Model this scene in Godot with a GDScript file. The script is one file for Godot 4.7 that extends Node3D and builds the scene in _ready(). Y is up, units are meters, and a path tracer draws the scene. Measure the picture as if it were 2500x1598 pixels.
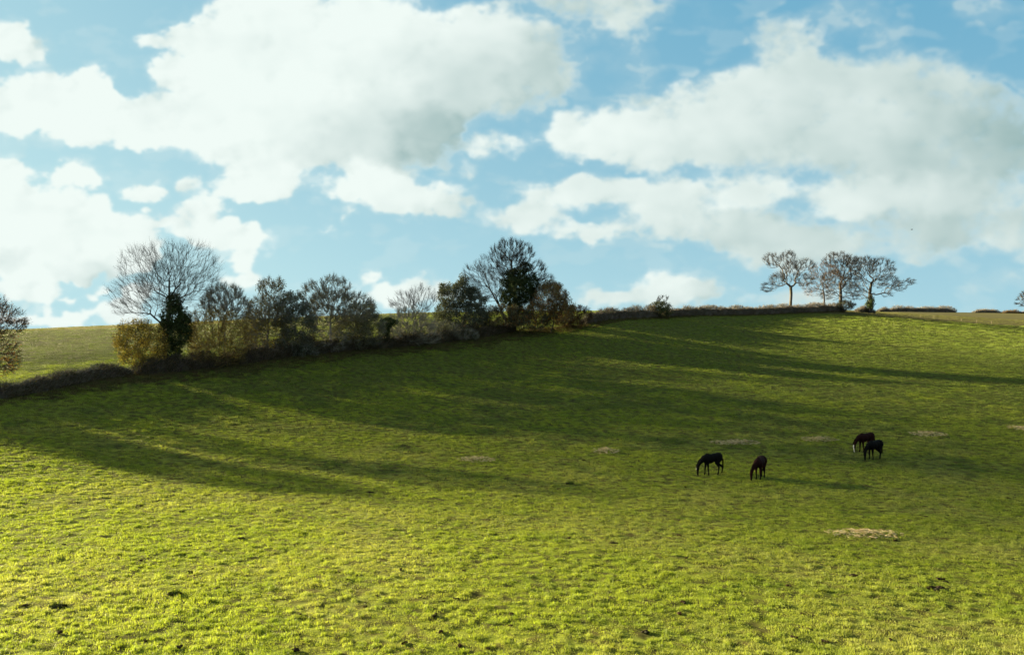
extends Node3D
# A hillside pasture in low winter sun: hedgerow trees, bare oaks on the crest, four grazing horses.

const FOCAL := 1962.0                      # focal length in pixels of the 2500 x 1598 photograph
const EYE := Vector3(0.0, 9.0, 0.0)
const PITCH := 0.05143
const EXPOSURE := 10.0
const SUN_AZ := 67.0                       # degrees to the left of the view direction
const SUN_EL := 14.3

# ---------------------------------------------------------------- mesh builder
class Shape:
	var v := PackedVector3Array()
	var n := PackedVector3Array()
	var c := PackedColorArray()
	func tri(a: Vector3, b: Vector3, d: Vector3, col: Color) -> void:
		var m := (d - a).cross(b - a).normalized()
		v.append(a); v.append(b); v.append(d)
		n.append(m); n.append(m); n.append(m)
		c.append(col); c.append(col); c.append(col)
	func quad(a: Vector3, b: Vector3, d: Vector3, e: Vector3, col: Color) -> void:
		tri(a, b, d, col)
		tri(a, d, e, col)
	func tube(a: Vector3, b: Vector3, ra: float, rb: float, sides: int, col: Color) -> void:
		var w := b - a
		if w.length_squared() < 1e-8:
			return
		w = w.normalized()
		var s := w.cross(Vector3.UP if absf(w.y) < 0.9 else Vector3.RIGHT).normalized()
		var t := w.cross(s)
		var last := s
		for k in sides:
			var g := TAU * (k + 1) / sides
			var now := s * cos(g) + t * sin(g)
			v.append(a + last * ra); v.append(b + last * rb); v.append(b + now * rb)
			n.append(last); n.append(last); n.append(now)
			v.append(a + last * ra); v.append(b + now * rb); v.append(a + now * ra)
			n.append(last); n.append(now); n.append(now)
			for q in 6:
				c.append(col)
			last = now
	func spike(a: Vector3, b: Vector3, ra: float, col: Color) -> void:
		var w := (b - a).normalized()
		var s := w.cross(Vector3.UP if absf(w.y) < 0.9 else Vector3.RIGHT).normalized() * ra
		var t := w.cross(s)
		var p0 := a + s
		var p1 := a - s * 0.5 + t * 0.866
		var p2 := a - s * 0.5 - t * 0.866
		tri(p0, b, p1, col)
		tri(p1, b, p2, col)
		tri(p2, b, p0, col)
	func leaf(p: Vector3, size: float, rng: RandomNumberGenerator, col: Color) -> void:
		var d := Vector3(rng.randf_range(-1, 1), rng.randf_range(-1, 1), rng.randf_range(-1, 1)).normalized()
		var s := d.cross(Vector3(rng.randf_range(-1, 1), rng.randf_range(-1, 1), rng.randf_range(-1, 1))).normalized()
		var a := p - d * size
		var b := p + d * size
		quad(a, p + s * size * 0.55, b, p - s * size * 0.55, col)
	func mesh() -> ArrayMesh:
		var a := []
		a.resize(Mesh.ARRAY_MAX)
		a[Mesh.ARRAY_VERTEX] = v
		a[Mesh.ARRAY_NORMAL] = n
		a[Mesh.ARRAY_COLOR] = c
		var m := ArrayMesh.new()
		m.add_surface_from_arrays(Mesh.PRIMITIVE_TRIANGLES, a)
		return m

# ---------------------------------------------------------------- nodes, names, labels
var names := {}
var mat := {}

func numbered(called: String) -> String:
	var k: int = names.get(called, -1) + 1
	names[called] = k
	return called if k == 0 else "%s_%03d" % [called, k]

func tag(o: Node3D, label: String, category: String, group := "") -> void:
	o.set_meta("label", label)
	o.set_meta("category", category)
	if group != "":
		o.set_meta("group", group)

func thing(called: String, label: String, category: String, at: Vector3, group := "") -> Node3D:
	var o := Node3D.new()
	o.name = numbered(called)
	add_child(o)
	o.position = at
	tag(o, label, category, group)
	return o

func part(called: String, m: Mesh, material: Material, parent: Node3D) -> MeshInstance3D:
	var o := MeshInstance3D.new()
	o.name = called
	o.mesh = m
	o.material_override = material
	parent.add_child(o, true)
	return o

func structure(called: String, m: Mesh, material: Material) -> MeshInstance3D:
	var o := part(called, m, material, self)
	o.set_meta("kind", "structure")
	return o

func stuff(called: String, m: Mesh, material: Material, at: PackedFloat32Array, label: String, category: String) -> void:
	var mm := MultiMesh.new()
	mm.transform_format = MultiMesh.TRANSFORM_3D
	mm.use_colors = true
	mm.mesh = m
	mm.instance_count = at.size() / 16
	mm.buffer = at
	var o := MultiMeshInstance3D.new()
	o.name = numbered(called)
	o.multimesh = mm
	o.material_override = material
	add_child(o)
	o.set_meta("kind", "stuff")
	tag(o, label, category)

func plain(rough: float, spec: float, through: Color = Color.BLACK) -> StandardMaterial3D:
	var m := StandardMaterial3D.new()
	m.vertex_color_use_as_albedo = true
	m.roughness = rough
	m.metallic_specular = spec
	m.cull_mode = BaseMaterial3D.CULL_DISABLED
	if through != Color.BLACK:
		m.backlight_enabled = true
		m.backlight = through
	return m

# ---------------------------------------------------------------- photograph pixels and ground
func point(px: float, py: float, depth: float) -> Vector3:
	var u := (px - 1250.0) / FOCAL
	var v := (799.0 - py) / FOCAL
	var dz := cos(PITCH) - v * sin(PITCH)
	var t := depth / dz
	return EYE + Vector3(u * t, (sin(PITCH) + v * cos(PITCH)) * t, -depth)

const HX0 := -172.0
const HZ0 := -12.0
const HSTEP := 3.0
const HW := 170
const HH := 118
var hgrid := PackedFloat32Array()
var hw3 := 0
var hh3 := 0
var bump_a := FastNoiseLite.new()
var bump_b := FastNoiseLite.new()
var bump_c := FastNoiseLite.new()
var tint_n := FastNoiseLite.new()

func spline_ground() -> void:
	var seen := [[0, 1598, 24.3], [1250, 1598, 24.3], [2500, 1598, 24.6], [0, 1400, 33], [1250, 1400, 33], [2500, 1400, 33.6],
		[0, 1158, 53], [600, 1158, 57], [1250, 1158, 59], [1850, 1160, 59], [2500, 1160, 60], [2110, 1120, 65],
		[0, 1060, 63], [0, 982, 73], [300, 925, 86], [405, 905, 94], [600, 1000, 80], [1250, 1000, 84], [1850, 1000, 84], [2500, 1000, 86],
		[700, 862, 106], [1000, 836, 119], [1250, 803, 132], [1450, 778, 141], [1700, 770, 160], [1900, 766, 178], [2080, 761, 190],
		[1250, 900, 107], [1850, 900, 110], [2500, 900, 113], [1850, 825, 140], [2500, 840, 146], [2500, 806, 172], [2250, 780, 183],
		[100, 880, 112], [0, 850, 140], [200, 797, 196], [0, 806, 188], [600, 780, 205], [950, 766, 205], [1250, 762, 190], [1500, 763, 185],
		[1250, 764, 228], [1500, 764, 225], [2500, 776, 240], [2500, 766, 300], [2330, 762, 285], [2145, 760, 262]]
	var w := [[-60, 0, 1.5], [0, 0, -0.3], [60, 0, 0.4], [-130, 50, 8], [-150, 140, 17], [140, 60, 4], [200, 110, 10], [260, 200, 21],
		[-160, 300, 18], [0, 330, 22], [320, 330, 31], [-130, 210, 19]]
	var xs := PackedFloat64Array()
	var zs := PackedFloat64Array()
	var hs := PackedFloat64Array()
	for s in seen:
		var p := point(s[0], s[1], s[2])
		xs.append(p.x / 100.0); zs.append(-p.z / 100.0); hs.append(p.y)
	for s in w:
		xs.append(s[0] / 100.0); zs.append(s[1] / 100.0); hs.append(s[2])
	var n := xs.size()
	var m := n + 3
	var a: Array[PackedFloat64Array] = []
	for i in m:
		var row := PackedFloat64Array()
		row.resize(m + 1)
		if i < n:
			for j in n:
				var r2 := (xs[i] - xs[j]) ** 2 + (zs[i] - zs[j]) ** 2
				row[j] = 0.004 if i == j else r2 * log(r2 + 1e-12)
			row[n] = 1.0; row[n + 1] = xs[i]; row[n + 2] = zs[i]; row[m] = hs[i]
		else:
			for j in n:
				row[j] = 1.0 if i == n else (xs[j] if i == n + 1 else zs[j])
		a.append(row)
	for i in m:
		var best := i
		for k in range(i + 1, m):
			if absf(a[k][i]) > absf(a[best][i]):
				best = k
		var swap := a[i]; a[i] = a[best]; a[best] = swap
		for k in range(i + 1, m):
			var f := a[k][i] / a[i][i]
			if f != 0.0:
				for j in range(i, m + 1):
					a[k][j] -= f * a[i][j]
	var q := PackedFloat64Array()
	q.resize(m)
	for i in range(m - 1, -1, -1):
		var s2 := a[i][m]
		for j in range(i + 1, m):
			s2 -= a[i][j] * q[j]
		q[i] = s2 / a[i][i]
	var img := Image.create(HW, HH, false, Image.FORMAT_RF)
	for j in HH:
		for i in HW:
			var x := (HX0 + i * HSTEP) / 100.0
			var z := (HZ0 + j * HSTEP) / 100.0
			var h := q[n] + q[n + 1] * x + q[n + 2] * z
			for k in n:
				var r2 := (x - xs[k]) ** 2 + (z - zs[k]) ** 2
				h += q[k] * r2 * log(r2 + 1e-12)
			img.set_pixel(i, j, Color(h, 0, 0))
	img.resize(HW * 3, HH * 3, Image.INTERPOLATE_CUBIC)
	hw3 = HW * 3
	hh3 = HH * 3
	hgrid = img.get_data().to_float32_array()

func smooth_height(x: float, z: float) -> float:
	var fx := clampf(x - HX0 + 1.0, 1.0, hw3 - 3.0)
	var fz := clampf(-z - HZ0 + 1.0, 1.0, hh3 - 3.0)
	var i := int(fx)
	var j := int(fz)
	fx -= i
	fz -= j
	var k := j * hw3 + i
	return lerpf(lerpf(hgrid[k], hgrid[k + 1], fx), lerpf(hgrid[k + hw3], hgrid[k + hw3 + 1], fx), fz)

func ground_height(x: float, z: float) -> float:
	var h := smooth_height(x, z)
	h += bump_a.get_noise_2d(x, z) * 0.05 + bump_b.get_noise_2d(x, z) * 0.05
	return h

func on_ground(px: float, py: float) -> Vector3:
	# where the line of sight of a pixel meets the ground
	var d := 18.0
	while d < 330.0:
		var p := point(px, py, d)
		if p.y < smooth_height(p.x, p.z):
			break
		d += 0.1
	var g := point(px, py, d)
	g.y = ground_height(g.x, g.z)
	return g

func stand(px: float, depth: float) -> Vector3:
	var x := (px - 1250.0) / FOCAL * depth
	return Vector3(x, ground_height(x, -depth), -depth)

# ---------------------------------------------------------------- sky
var clouds := [
	# x, y, half width, half height, brightness, thickness (2408-pixel picture)
	[700, 130, 250, 160, 1.0, 1], [590, 60, 150, 90, 1.0, 1], [870, 110, 260, 150, 1.0, 1], [450, 95, 140, 34, 0.97, 1], [430, 160, 75, 40, 1.0, 1],
	[1010, 150, 250, 120, 0.84, 1], [1160, 85, 150, 75, 0.9, 1], [1110, 190, 220, 95, 0.6, 0.95], [1290, 120, 120, 80, 0.6, 0.7], [1250, 200, 90, 70, 0.5, 0.6], [560, 250, 230, 120, 1.0, 1],
	[750, 270, 240, 120, 0.95, 1], [900, 290, 190, 90, 0.62, 1], [1010, 320, 130, 80, 0.35, 0.8], [620, 360, 130, 100, 1.0, 1], [600, 440, 120, 34, 1.0, 1], [800, 350, 160, 50, 0.66, 0.9],
	[1450, 40, 120, 60, 0.66, 0.62], [1480, 150, 80, 60, 0.5, 0.36], [1380, 0, 220, 50, 0.6, 0.55], [1500, 220, 50, 40, 0.5, 0.36],
	[110, 240, 150, 78, 1.0, 1], [205, 215, 65, 65, 1.0, 1], [250, 290, 140, 66, 1.0, 1], [330, 300, 90, 50, 0.95, 1], [400, 280, 110, 70, 1.0, 1], [50, 265, 90, 50, 1.0, 1],
	[20, 95, 70, 58, 0.92, 0.85], [60, 125, 55, 22, 0.9, 0.7], [110, 90, 30, 30, 0.7, 0.36],
	[190, 412, 64, 32, 1.0, 0.95], [215, 482, 55, 32, 0.98, 0.85], [350, 460, 50, 24, 1.0, 0.85], [445, 435, 40, 28, 0.9, 0.7], [480, 500, 65, 45, 0.92, 0.8],
	[545, 560, 105, 36, 1.0, 1], [370, 520, 75, 20, 1.0, 0.9], [480, 545, 90, 26, 1.0, 0.95], [565, 605, 45, 26, 1.0, 0.85],
	[60, 520, 190, 120, 1.0, 1], [200, 570, 160, 80, 1.0, 1], [300, 580, 85, 60, 0.97, 1], [0, 440, 70, 80, 1.0, 1], [100, 620, 150, 55, 0.97, 1], [25, 605, 55, 45, 0.55, 0.8],
	[215, 632, 110, 38, 0.62, 0.9], [330, 690, 70, 34, 1.0, 0.8], [60, 690, 90, 26, 0.97, 0.8], [150, 748, 80, 22, 1.0, 1], [30, 745, 60, 16, 1.0, 0.9], [110, 712, 34, 12, 1.0, 0.8], [160, 700, 22, 10, 1.0, 0.8], [285, 740, 60, 30, 1.0, 1], [580, 655, 70, 30, 0.95, 0.85], [215, 692, 30, 14, 0.95, 0.7],
	[870, 430, 140, 40, 0.97, 0.95], [970, 462, 140, 40, 0.95, 0.95], [1055, 488, 80, 28, 0.75, 0.85], [860, 390, 45, 18, 0.85, 0.55], [960, 390, 110, 26, 0.6, 0.5],
	[1165, 340, 90, 32, 0.88, 0.7], [1100, 400, 25, 25, 0.8, 0.4], [825, 500, 25, 16, 0.9, 0.4], [770, 540, 22, 14, 0.9, 0.42],
	[1370, 320, 115, 60, 0.95, 1], [1480, 335, 130, 62, 0.9, 1], [1600, 290, 190, 85, 0.88, 1], [1750, 255, 210, 95, 0.84, 1], [1850, 235, 200, 105, 0.74, 1], [2000, 230, 190, 110, 0.7, 1],
	[2150, 215, 160, 100, 0.62, 1], [2250, 265, 160, 110, 0.55, 1], [2350, 320, 130, 110, 0.3, 1], [1840, 85, 80, 66, 0.72, 0.85], [1885, 150, 75, 55, 0.72, 0.85], [1950, 340, 320, 90, 0.66, 1],
	[2200, 370, 260, 90, 0.5, 1], [2080, 90, 60, 80, 0.55, 0.4], [1990, 30, 120, 40, 0.6, 0.45], [2300, 20, 110, 40, 0.55, 0.4], [1620, 360, 200, 50, 0.75, 1],
	[1320, 460, 130, 42, 0.92, 0.95], [1250, 512, 110, 32, 0.85, 0.9], [1400, 440, 110, 32, 0.88, 0.9], [1550, 465, 140, 55, 0.86, 1], [1750, 452, 140, 48, 0.86, 1], [1370, 545, 100, 26, 0.9, 0.9],
	[1600, 520, 170, 50, 0.78, 1], [1760, 540, 220, 55, 0.6, 1], [2010, 470, 130, 60, 0.9, 1], [2120, 460, 210, 66, 0.75, 1], [2300, 465, 210, 70, 0.68, 1], [2210, 535, 220, 55, 0.5, 1],
	[1900, 575, 220, 46, 0.6, 1], [1830, 608, 140, 30, 0.72, 0.8], [2390, 560, 110, 46, 0.74, 0.9], [2360, 660, 90, 40, 0.65, 0.45], [2150, 600, 120, 24, 0.62, 0.6],
	[1580, 682, 95, 42, 0.93, 1], [1450, 700, 150, 26, 0.8, 0.9], [1660, 690, 90, 34, 0.66, 0.9], [1010, 682, 95, 34, 0.97, 0.95], [870, 660, 36, 18, 0.95, 0.7], [1900, 705, 130, 32, 0.62, 0.8], [920, 700, 80, 26, 0.95, 0.7]]

func make_sky() -> Sky:
	var w := 4096
	var h := 2048
	var n1 := FastNoiseLite.new()
	n1.seed = 5; n1.frequency = 1.0 / 300.0; n1.fractal_octaves = 6; n1.fractal_gain = 0.52
	var n2 := FastNoiseLite.new()
	n2.seed = 9; n2.frequency = 1.0 / 160.0; n2.fractal_octaves = 3
	var n3 := FastNoiseLite.new()
	n3.seed = 21; n3.frequency = 1.0 / 60.0; n3.fractal_octaves = 4
	# smooth sums of the cloud masses, on a coarse lattice over the part of the sky that the photograph shows
	var gw := 260
	var gh := 84
	var step := 12.0
	var gx0 := -360.0
	var gy0 := -120.0
	var dens := PackedFloat32Array(); dens.resize(gw * gh)
	var glow := PackedFloat32Array(); glow.resize(gw * gh)
	for j in gh:
		for i in gw:
			var x := gx0 + i * step
			var y := gy0 + j * step
			var left := 1.0
			var sum := 0.0001
			var lit := 0.00008
			for b in clouds:
				var ex: float = (x - b[0]) / (b[2] * 1.14)
				var ey: float = (y - b[1]) / (b[3] * 1.14)
				var k := 1.0 - ex * ex - ey * ey
				if k > 0.0:
					left *= 1.0 - minf(k * b[5], 0.98)
					sum += k * k
					lit += k * k * b[4]
			dens[j * gw + i] = 1.0 - left
			glow[j * gw + i] = lit / sum
	var sun_dir := sun_towards()
	var shade := func(dir: Vector3) -> Color:
		var el := rad_to_deg(asin(clampf(dir.y, 0.0, 1.0)))
		var ang := rad_to_deg(acos(clampf(dir.dot(sun_dir), -1.0, 1.0)))
		var f := clampf(0.84 * exp(-pow(el / 17.0, 1.3)) + 0.78 * exp(-pow(ang / 55.0, 2.0)), 0.0, 1.0)
		var c := Vector3(0.06, 0.325, 0.55).lerp(Vector3(0.50, 0.765, 0.82), f)
		# a layer of broken cloud all round
		var q := Vector2(dir.x, dir.z) / (maxf(dir.y, 0.0) + 0.16) * 420.0
		var far_d := clampf(0.50 + n1.get_noise_2d(q.x + 900.0, q.y) * 1.5, 0.0, 1.0)
		var far_b := 0.82 + n2.get_noise_2d(q.x, q.y) * 0.35
		var d := far_d
		var b := far_b
		var px := 0.0
		var py := 0.0
		var cz := -dir.z * cos(PITCH) + dir.y * sin(PITCH)
		if cz > 0.2:
			px = (1250.0 + FOCAL * dir.x / cz) / 1.0382
			py = (799.0 - FOCAL * (dir.y * cos(PITCH) + dir.z * sin(PITCH)) / cz) / 1.0382
			var out := maxf(maxf(-px - 60.0, px - 2470.0), -py - 20.0)
			if out < 200.0:
				var wx := px + n2.get_noise_2d(px * 1.3, py * 1.7) * 34.0 + n3.get_noise_2d(px, py * 1.3) * 16.0
				var wy := py + n2.get_noise_2d(px * 1.3 + 700.0, py * 1.7) * 22.0 + n3.get_noise_2d(px + 400.0, py * 1.3) * 12.0
				var fx := clampf((wx - gx0) / step, 0.0, gw - 2.0)
				var fy := clampf((wy - gy0) / step, 0.0, gh - 2.0)
				var i := int(fx)
				var j := int(fy)
				fx -= i
				fy -= j
				var k := j * gw + i
				var near_d := lerpf(lerpf(dens[k], dens[k + 1], fx), lerpf(dens[k + gw], dens[k + gw + 1], fx), fy)
				var near_b := lerpf(lerpf(glow[k], glow[k + 1], fx), lerpf(glow[k + gw], glow[k + gw + 1], fx), fy)
				var t := smoothstep(0.0, 200.0, out)
				d = lerpf(near_d, far_d, t)
				b = lerpf(near_b, far_b, t)
		else:
			px = q.x
			py = q.y
		var rough := n1.get_noise_2d(px * 1.6, py * 2.2)
		var tuft := n1.get_noise_2d(px * 1.6 - 34.0, py * 2.2 - 20.0)
		var billow := 0.5 - absf(n3.get_noise_2d(px * 0.8, py * 1.1)) * 2.0
		var a := smoothstep(0.14, lerpf(0.46, 0.95, clampf(px / 2408.0, 0.0, 1.0)), d + rough * 0.36 + billow * 0.15 - 0.05)
		var wisp := smoothstep(0.05, 0.5, n2.get_noise_2d(px * 0.9 + 210.0, py * 2.0) + rough * 0.6) * smoothstep(-0.25, 0.2, d - 0.08)
		a = maxf(a, maxf(0.2 * smoothstep(-0.02, 0.5, d + rough * 0.3), 0.42 * wisp))
		b = clampf(b + (rough - tuft) * 0.3 * smoothstep(1.15, 0.5, d + rough * 0.4) + n2.get_noise_2d(px * 0.7, py * 1.0 + 300.0) * 0.14, 0.0, 1.04)
		b = lerpf(b * 1.2 - 0.26, b, clampf(b * b, 0.0, 1.0))
		b = minf(b + 0.08 * clampf(1.0 - px / 1300.0, 0.0, 1.0), 1.04)
		b = lerpf(maxf(b, 0.72), b, smoothstep(0.3, 1.0, a))
		var cl := Vector3(0.29, 0.45, 0.445).lerp(Vector3(0.87, 0.96, 0.915), b)
		c = c.lerp(cl, a * 0.97)
		return Color(c.x, c.y, c.z)
	var img := Image.create(512, 256, false, Image.FORMAT_RGBF)
	for j in 132:
		for i in 512:
			img.set_pixel(i, j, shade.call(way(i + 0.5, j + 0.5, 512, 256)))
	for j in range(132, 256):
		for i in 512:
			img.set_pixel(i, j, Color(0.10, 0.12, 0.06))
	img.resize(w, h, Image.INTERPOLATE_CUBIC)
	for j in range(640, 1030):
		for i in range(1580, 2516):
			img.set_pixel(i, j, shade.call(way(i + 0.5, j + 0.5, w, h)))
	var pm := PanoramaSkyMaterial.new()
	pm.panorama = ImageTexture.create_from_image(img)
	var sky := Sky.new()
	sky.sky_material = pm
	return sky

func way(i: float, j: float, w: int, h: int) -> Vector3:
	var phi := (i / w - 0.5) * TAU
	var el := (0.5 - j / h) * PI
	return Vector3(sin(phi) * cos(el), sin(el), -cos(phi) * cos(el))

func sun_towards() -> Vector3:
	var az := deg_to_rad(SUN_AZ)
	var el := deg_to_rad(SUN_EL)
	return Vector3(-sin(az) * cos(el), sin(el), -cos(az) * cos(el))

# ---------------------------------------------------------------- setting up
func _ready() -> void:
	var cam := Camera3D.new()
	cam.name = "camera"
	cam.fov = rad_to_deg(2.0 * atan(799.0 / FOCAL))
	cam.position = EYE
	cam.rotation.x = PITCH
	cam.near = 0.1
	cam.far = 8000.0
	add_child(cam)
	cam.current = true

	var env := Environment.new()
	env.background_mode = Environment.BG_SKY
	env.sky = make_sky()
	env.sky_rotation = Vector3(0.0, PI, 0.0)
	env.background_energy_multiplier = 1.0 / EXPOSURE
	env.tonemap_mode = Environment.TONE_MAPPER_LINEAR
	env.tonemap_exposure = EXPOSURE
	env.sdfgi_enabled = true
	env.ssao_enabled = true
	env.ssil_enabled = true
	var we := WorldEnvironment.new()
	we.name = "environment"
	we.environment = env
	add_child(we)

	var sun := DirectionalLight3D.new()
	sun.name = "sun"
	sun.light_energy = 1.6
	sun.light_color = Color(1.0, 0.92, 0.72)
	sun.light_angular_distance = 1.2
	sun.shadow_enabled = true
	add_child(sun)
	sun.look_at_from_position(Vector3.ZERO, -sun_towards())

	bump_a.seed = 3; bump_a.frequency = 1.0 / 5.0; bump_a.fractal_octaves = 2
	bump_b.seed = 4; bump_b.frequency = 1.0 / 0.62; bump_b.fractal_octaves = 1
	bump_c.seed = 6; bump_c.frequency = 1.0 / 0.30; bump_c.fractal_octaves = 3
	tint_n.seed = 8; tint_n.frequency = 1.0 / 14.0; tint_n.fractal_octaves = 4
	var t0 := Time.get_ticks_msec()
	spline_ground()
	make_materials()
	build_ground()
	print("ground ", Time.get_ticks_msec() - t0)
	build_hedges()
	build_trees()
	print("trees ", Time.get_ticks_msec() - t0)
	build_grass()
	build_margin()
	print("grass ", Time.get_ticks_msec() - t0)
	build_horses()
	print("horses ", Time.get_ticks_msec() - t0)
	build_litter()
	build_shade_cloud()
	print("all ", Time.get_ticks_msec() - t0)

func make_materials() -> void:
	mat.ground = plain(0.95, 0.1)
	mat.grass = plain(0.5, 0.35, Color(1.0, 1.0, 0.75))
	mat.bark = plain(0.9, 0.15)
	mat.rough = plain(0.7, 0.2, Color(0.7, 0.65, 0.4))
	mat.straw = plain(0.6, 0.3, Color(0.5, 0.5, 0.4))
	mat.coat = plain(0.7, 0.12)
	mat.leaf = plain(0.85, 0.08, Color(0.8, 0.8, 0.6))
	mat.ivy = plain(0.75, 0.12, Color(0.3, 0.3, 0.2))

# ---------------------------------------------------------------- ground
func axis(parts: Array) -> PackedFloat32Array:
	# parts: [from, to, first step, last step]
	var out := PackedFloat32Array()
	for p in parts:
		var x: float = p[0]
		while x < p[1]:
			out.append(x)
			x += lerpf(p[2], p[3], (x - p[0]) / (p[1] - p[0]))
	out.append(parts[-1][1])
	return out

var stubble_a := Vector2.ZERO
var stubble_b := Vector2.ZERO

func in_stubble(x: float, z: float) -> float:
	# metres past the edge of the pasture, into the brown field on the right of the crest
	var d := stubble_b - stubble_a
	return (Vector2(x, z) - stubble_a).cross(d.normalized())

var hedge_a := Vector2.ZERO
var hedge_b := Vector2.ZERO

func past_hedge(x: float, z: float) -> float:
	# metres beyond the line of the hedgerow on the left
	return (Vector2(x, z) - hedge_a).cross((hedge_b - hedge_a).normalized())

func field_color(x: float, z: float) -> Vector3:
	# what grows or lies there: close-grazed yellow grass, greener grass up the slope with shade painted into it, drier grass in the field past the hedgerow
	var t := tint_n.get_noise_2d(x, z)
	var u := tint_n.get_noise_2d(x * 4.0 + 300.0, z * 4.0)
	var lush_shade := clampf((-z - 78.0) / 16.0 + t * 3.0 + u * 2.0, 0.0, 1.0)
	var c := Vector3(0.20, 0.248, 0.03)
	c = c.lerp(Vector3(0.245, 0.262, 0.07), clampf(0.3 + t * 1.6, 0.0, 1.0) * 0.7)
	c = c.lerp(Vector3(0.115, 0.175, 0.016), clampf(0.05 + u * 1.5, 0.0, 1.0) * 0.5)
	c = c.lerp(Vector3(0.082, 0.125, 0.022), lush_shade * 0.6)  # greener sward, its darkness partly standing in for shade on the slope
	var q := past_hedge(x, z)
	if q > 0.0 and x < 30.0:
		c = c.lerp(Vector3(0.054, 0.072, 0.028) * (1.0 + u * 0.8), clampf((q - 22.0) / 10.0 + t * 2.0 + u * 2.0, 0.0, 1.0))
	return c

func build_ground() -> void:
	var a := on_ground(2060, 768)
	var b := on_ground(2500, 797)
	stubble_a = Vector2(a.x, a.z)
	stubble_b = Vector2(b.x, b.z)
	a = stand(0, 74)
	b = stand(1250, 131)
	hedge_a = Vector2(a.x, a.z)
	hedge_b = Vector2(b.x, b.z)
	var xs := axis([[-3000, -400, 300, 60], [-400, -150, 40, 4], [-150, -52, 2.0, 0.4], [-52, 52, 0.26, 0.26], [52, 150, 0.4, 1.0], [150, 400, 2, 30], [400, 3000, 60, 300]])
	var zs := axis([[-60, 18, 8, 0.6], [18, 70, 0.2, 0.26], [70, 215, 0.27, 0.7], [215, 330, 1.0, 4.0], [330, 3500, 20, 300]])
	var nx := xs.size()
	var nz := zs.size()
	var v := PackedVector3Array(); v.resize(nx * nz)
	var n := PackedVector3Array(); n.resize(nx * nz)
	var c := PackedColorArray(); c.resize(nx * nz)
	for j in nz:
		var z := -zs[j]
		for i in nx:
			var x := xs[i]
			var k := j * nx + i
			v[k] = Vector3(x, ground_height(x, z), z)
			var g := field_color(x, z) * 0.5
			g = g.lerp(Vector3(0.028, 0.022, 0.012), clampf(0.5 + bump_b.get_noise_2d(x * 0.7, z * 0.7), 0.0, 0.8))
			var s := in_stubble(x, z)
			if s > 0.0 and z < -120.0:
				g = g.lerp(Vector3(0.07, 0.066, 0.028), smoothstep(0.0, 3.0, s))
			c[k] = Color(g.x, g.y, g.z)
	for j in nz:
		for i in nx:
			var i0 := maxi(i - 1, 0)
			var i1 := mini(i + 1, nx - 1)
			var j0 := maxi(j - 1, 0)
			var j1 := mini(j + 1, nz - 1)
			var e := v[j * nx + i1] - v[j * nx + i0]
			var f := v[j0 * nx + i] - v[j1 * nx + i]
			n[j * nx + i] = f.cross(e).normalized()
	var idx := PackedInt32Array(); idx.resize((nx - 1) * (nz - 1) * 6)
	var q := 0
	for j in nz - 1:
		for i in nx - 1:
			var k := j * nx + i
			idx[q] = k; idx[q + 1] = k + nx; idx[q + 2] = k + 1
			idx[q + 3] = k + 1; idx[q + 4] = k + nx; idx[q + 5] = k + nx + 1
			q += 6
	var arr := []
	arr.resize(Mesh.ARRAY_MAX)
	arr[Mesh.ARRAY_VERTEX] = v
	arr[Mesh.ARRAY_NORMAL] = n
	arr[Mesh.ARRAY_COLOR] = c
	arr[Mesh.ARRAY_INDEX] = idx
	var m := ArrayMesh.new()
	m.add_surface_from_arrays(Mesh.PRIMITIVE_TRIANGLES, arr)
	print("ground triangles ", idx.size() / 3)
	structure("ground", m, mat.ground)

# ---------------------------------------------------------------- grass
func blade_patch(seed_at: int, count: int, radius: float, tall: float, wide: float) -> ArrayMesh:
	var rng := RandomNumberGenerator.new()
	rng.seed = seed_at
	var s := Shape.new()
	for k in count:
		var g := rng.randf() * TAU
		var r := radius * sqrt(rng.randf())
		var p := Vector3(cos(g) * r, -0.02, sin(g) * r)
		var h := tall * rng.randf_range(0.45, 1.1) * (1.15 - 0.5 * r / radius)
		var lean := Vector3(rng.randf_range(-1, 1), 0, rng.randf_range(-1, 1)) * 0.75
		var mid := p + (Vector3.UP + lean * 0.4).normalized() * h * 0.6
		var tip := p + (Vector3.UP * 0.8 + lean).normalized() * h
		var side := Vector3(rng.randf_range(-1, 1), 0, rng.randf_range(-1, 1)).normalized() * wide * 0.5
		var t := rng.randf()
		var f := rng.randf_range(0.85, 1.15)
		var col := Color(f, f, f)
		if t > 0.86:
			col = Color(1.2, 1.1, 2.2)
		s.quad(p - side, mid - side * 0.8, mid + side * 0.8, p + side, col)
		s.tri(mid - side * 0.8, tip, mid + side * 0.8, col)
	return s.mesh()

func put(buf: PackedFloat32Array, b: Basis, o: Vector3, c: Vector3) -> void:
	buf.append_array([b.x.x, b.y.x, b.z.x, o.x, b.x.y, b.y.y, b.z.y, o.y, b.x.z, b.y.z, b.z.z, o.z, c.x, c.y, c.z, 1.0])

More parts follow.
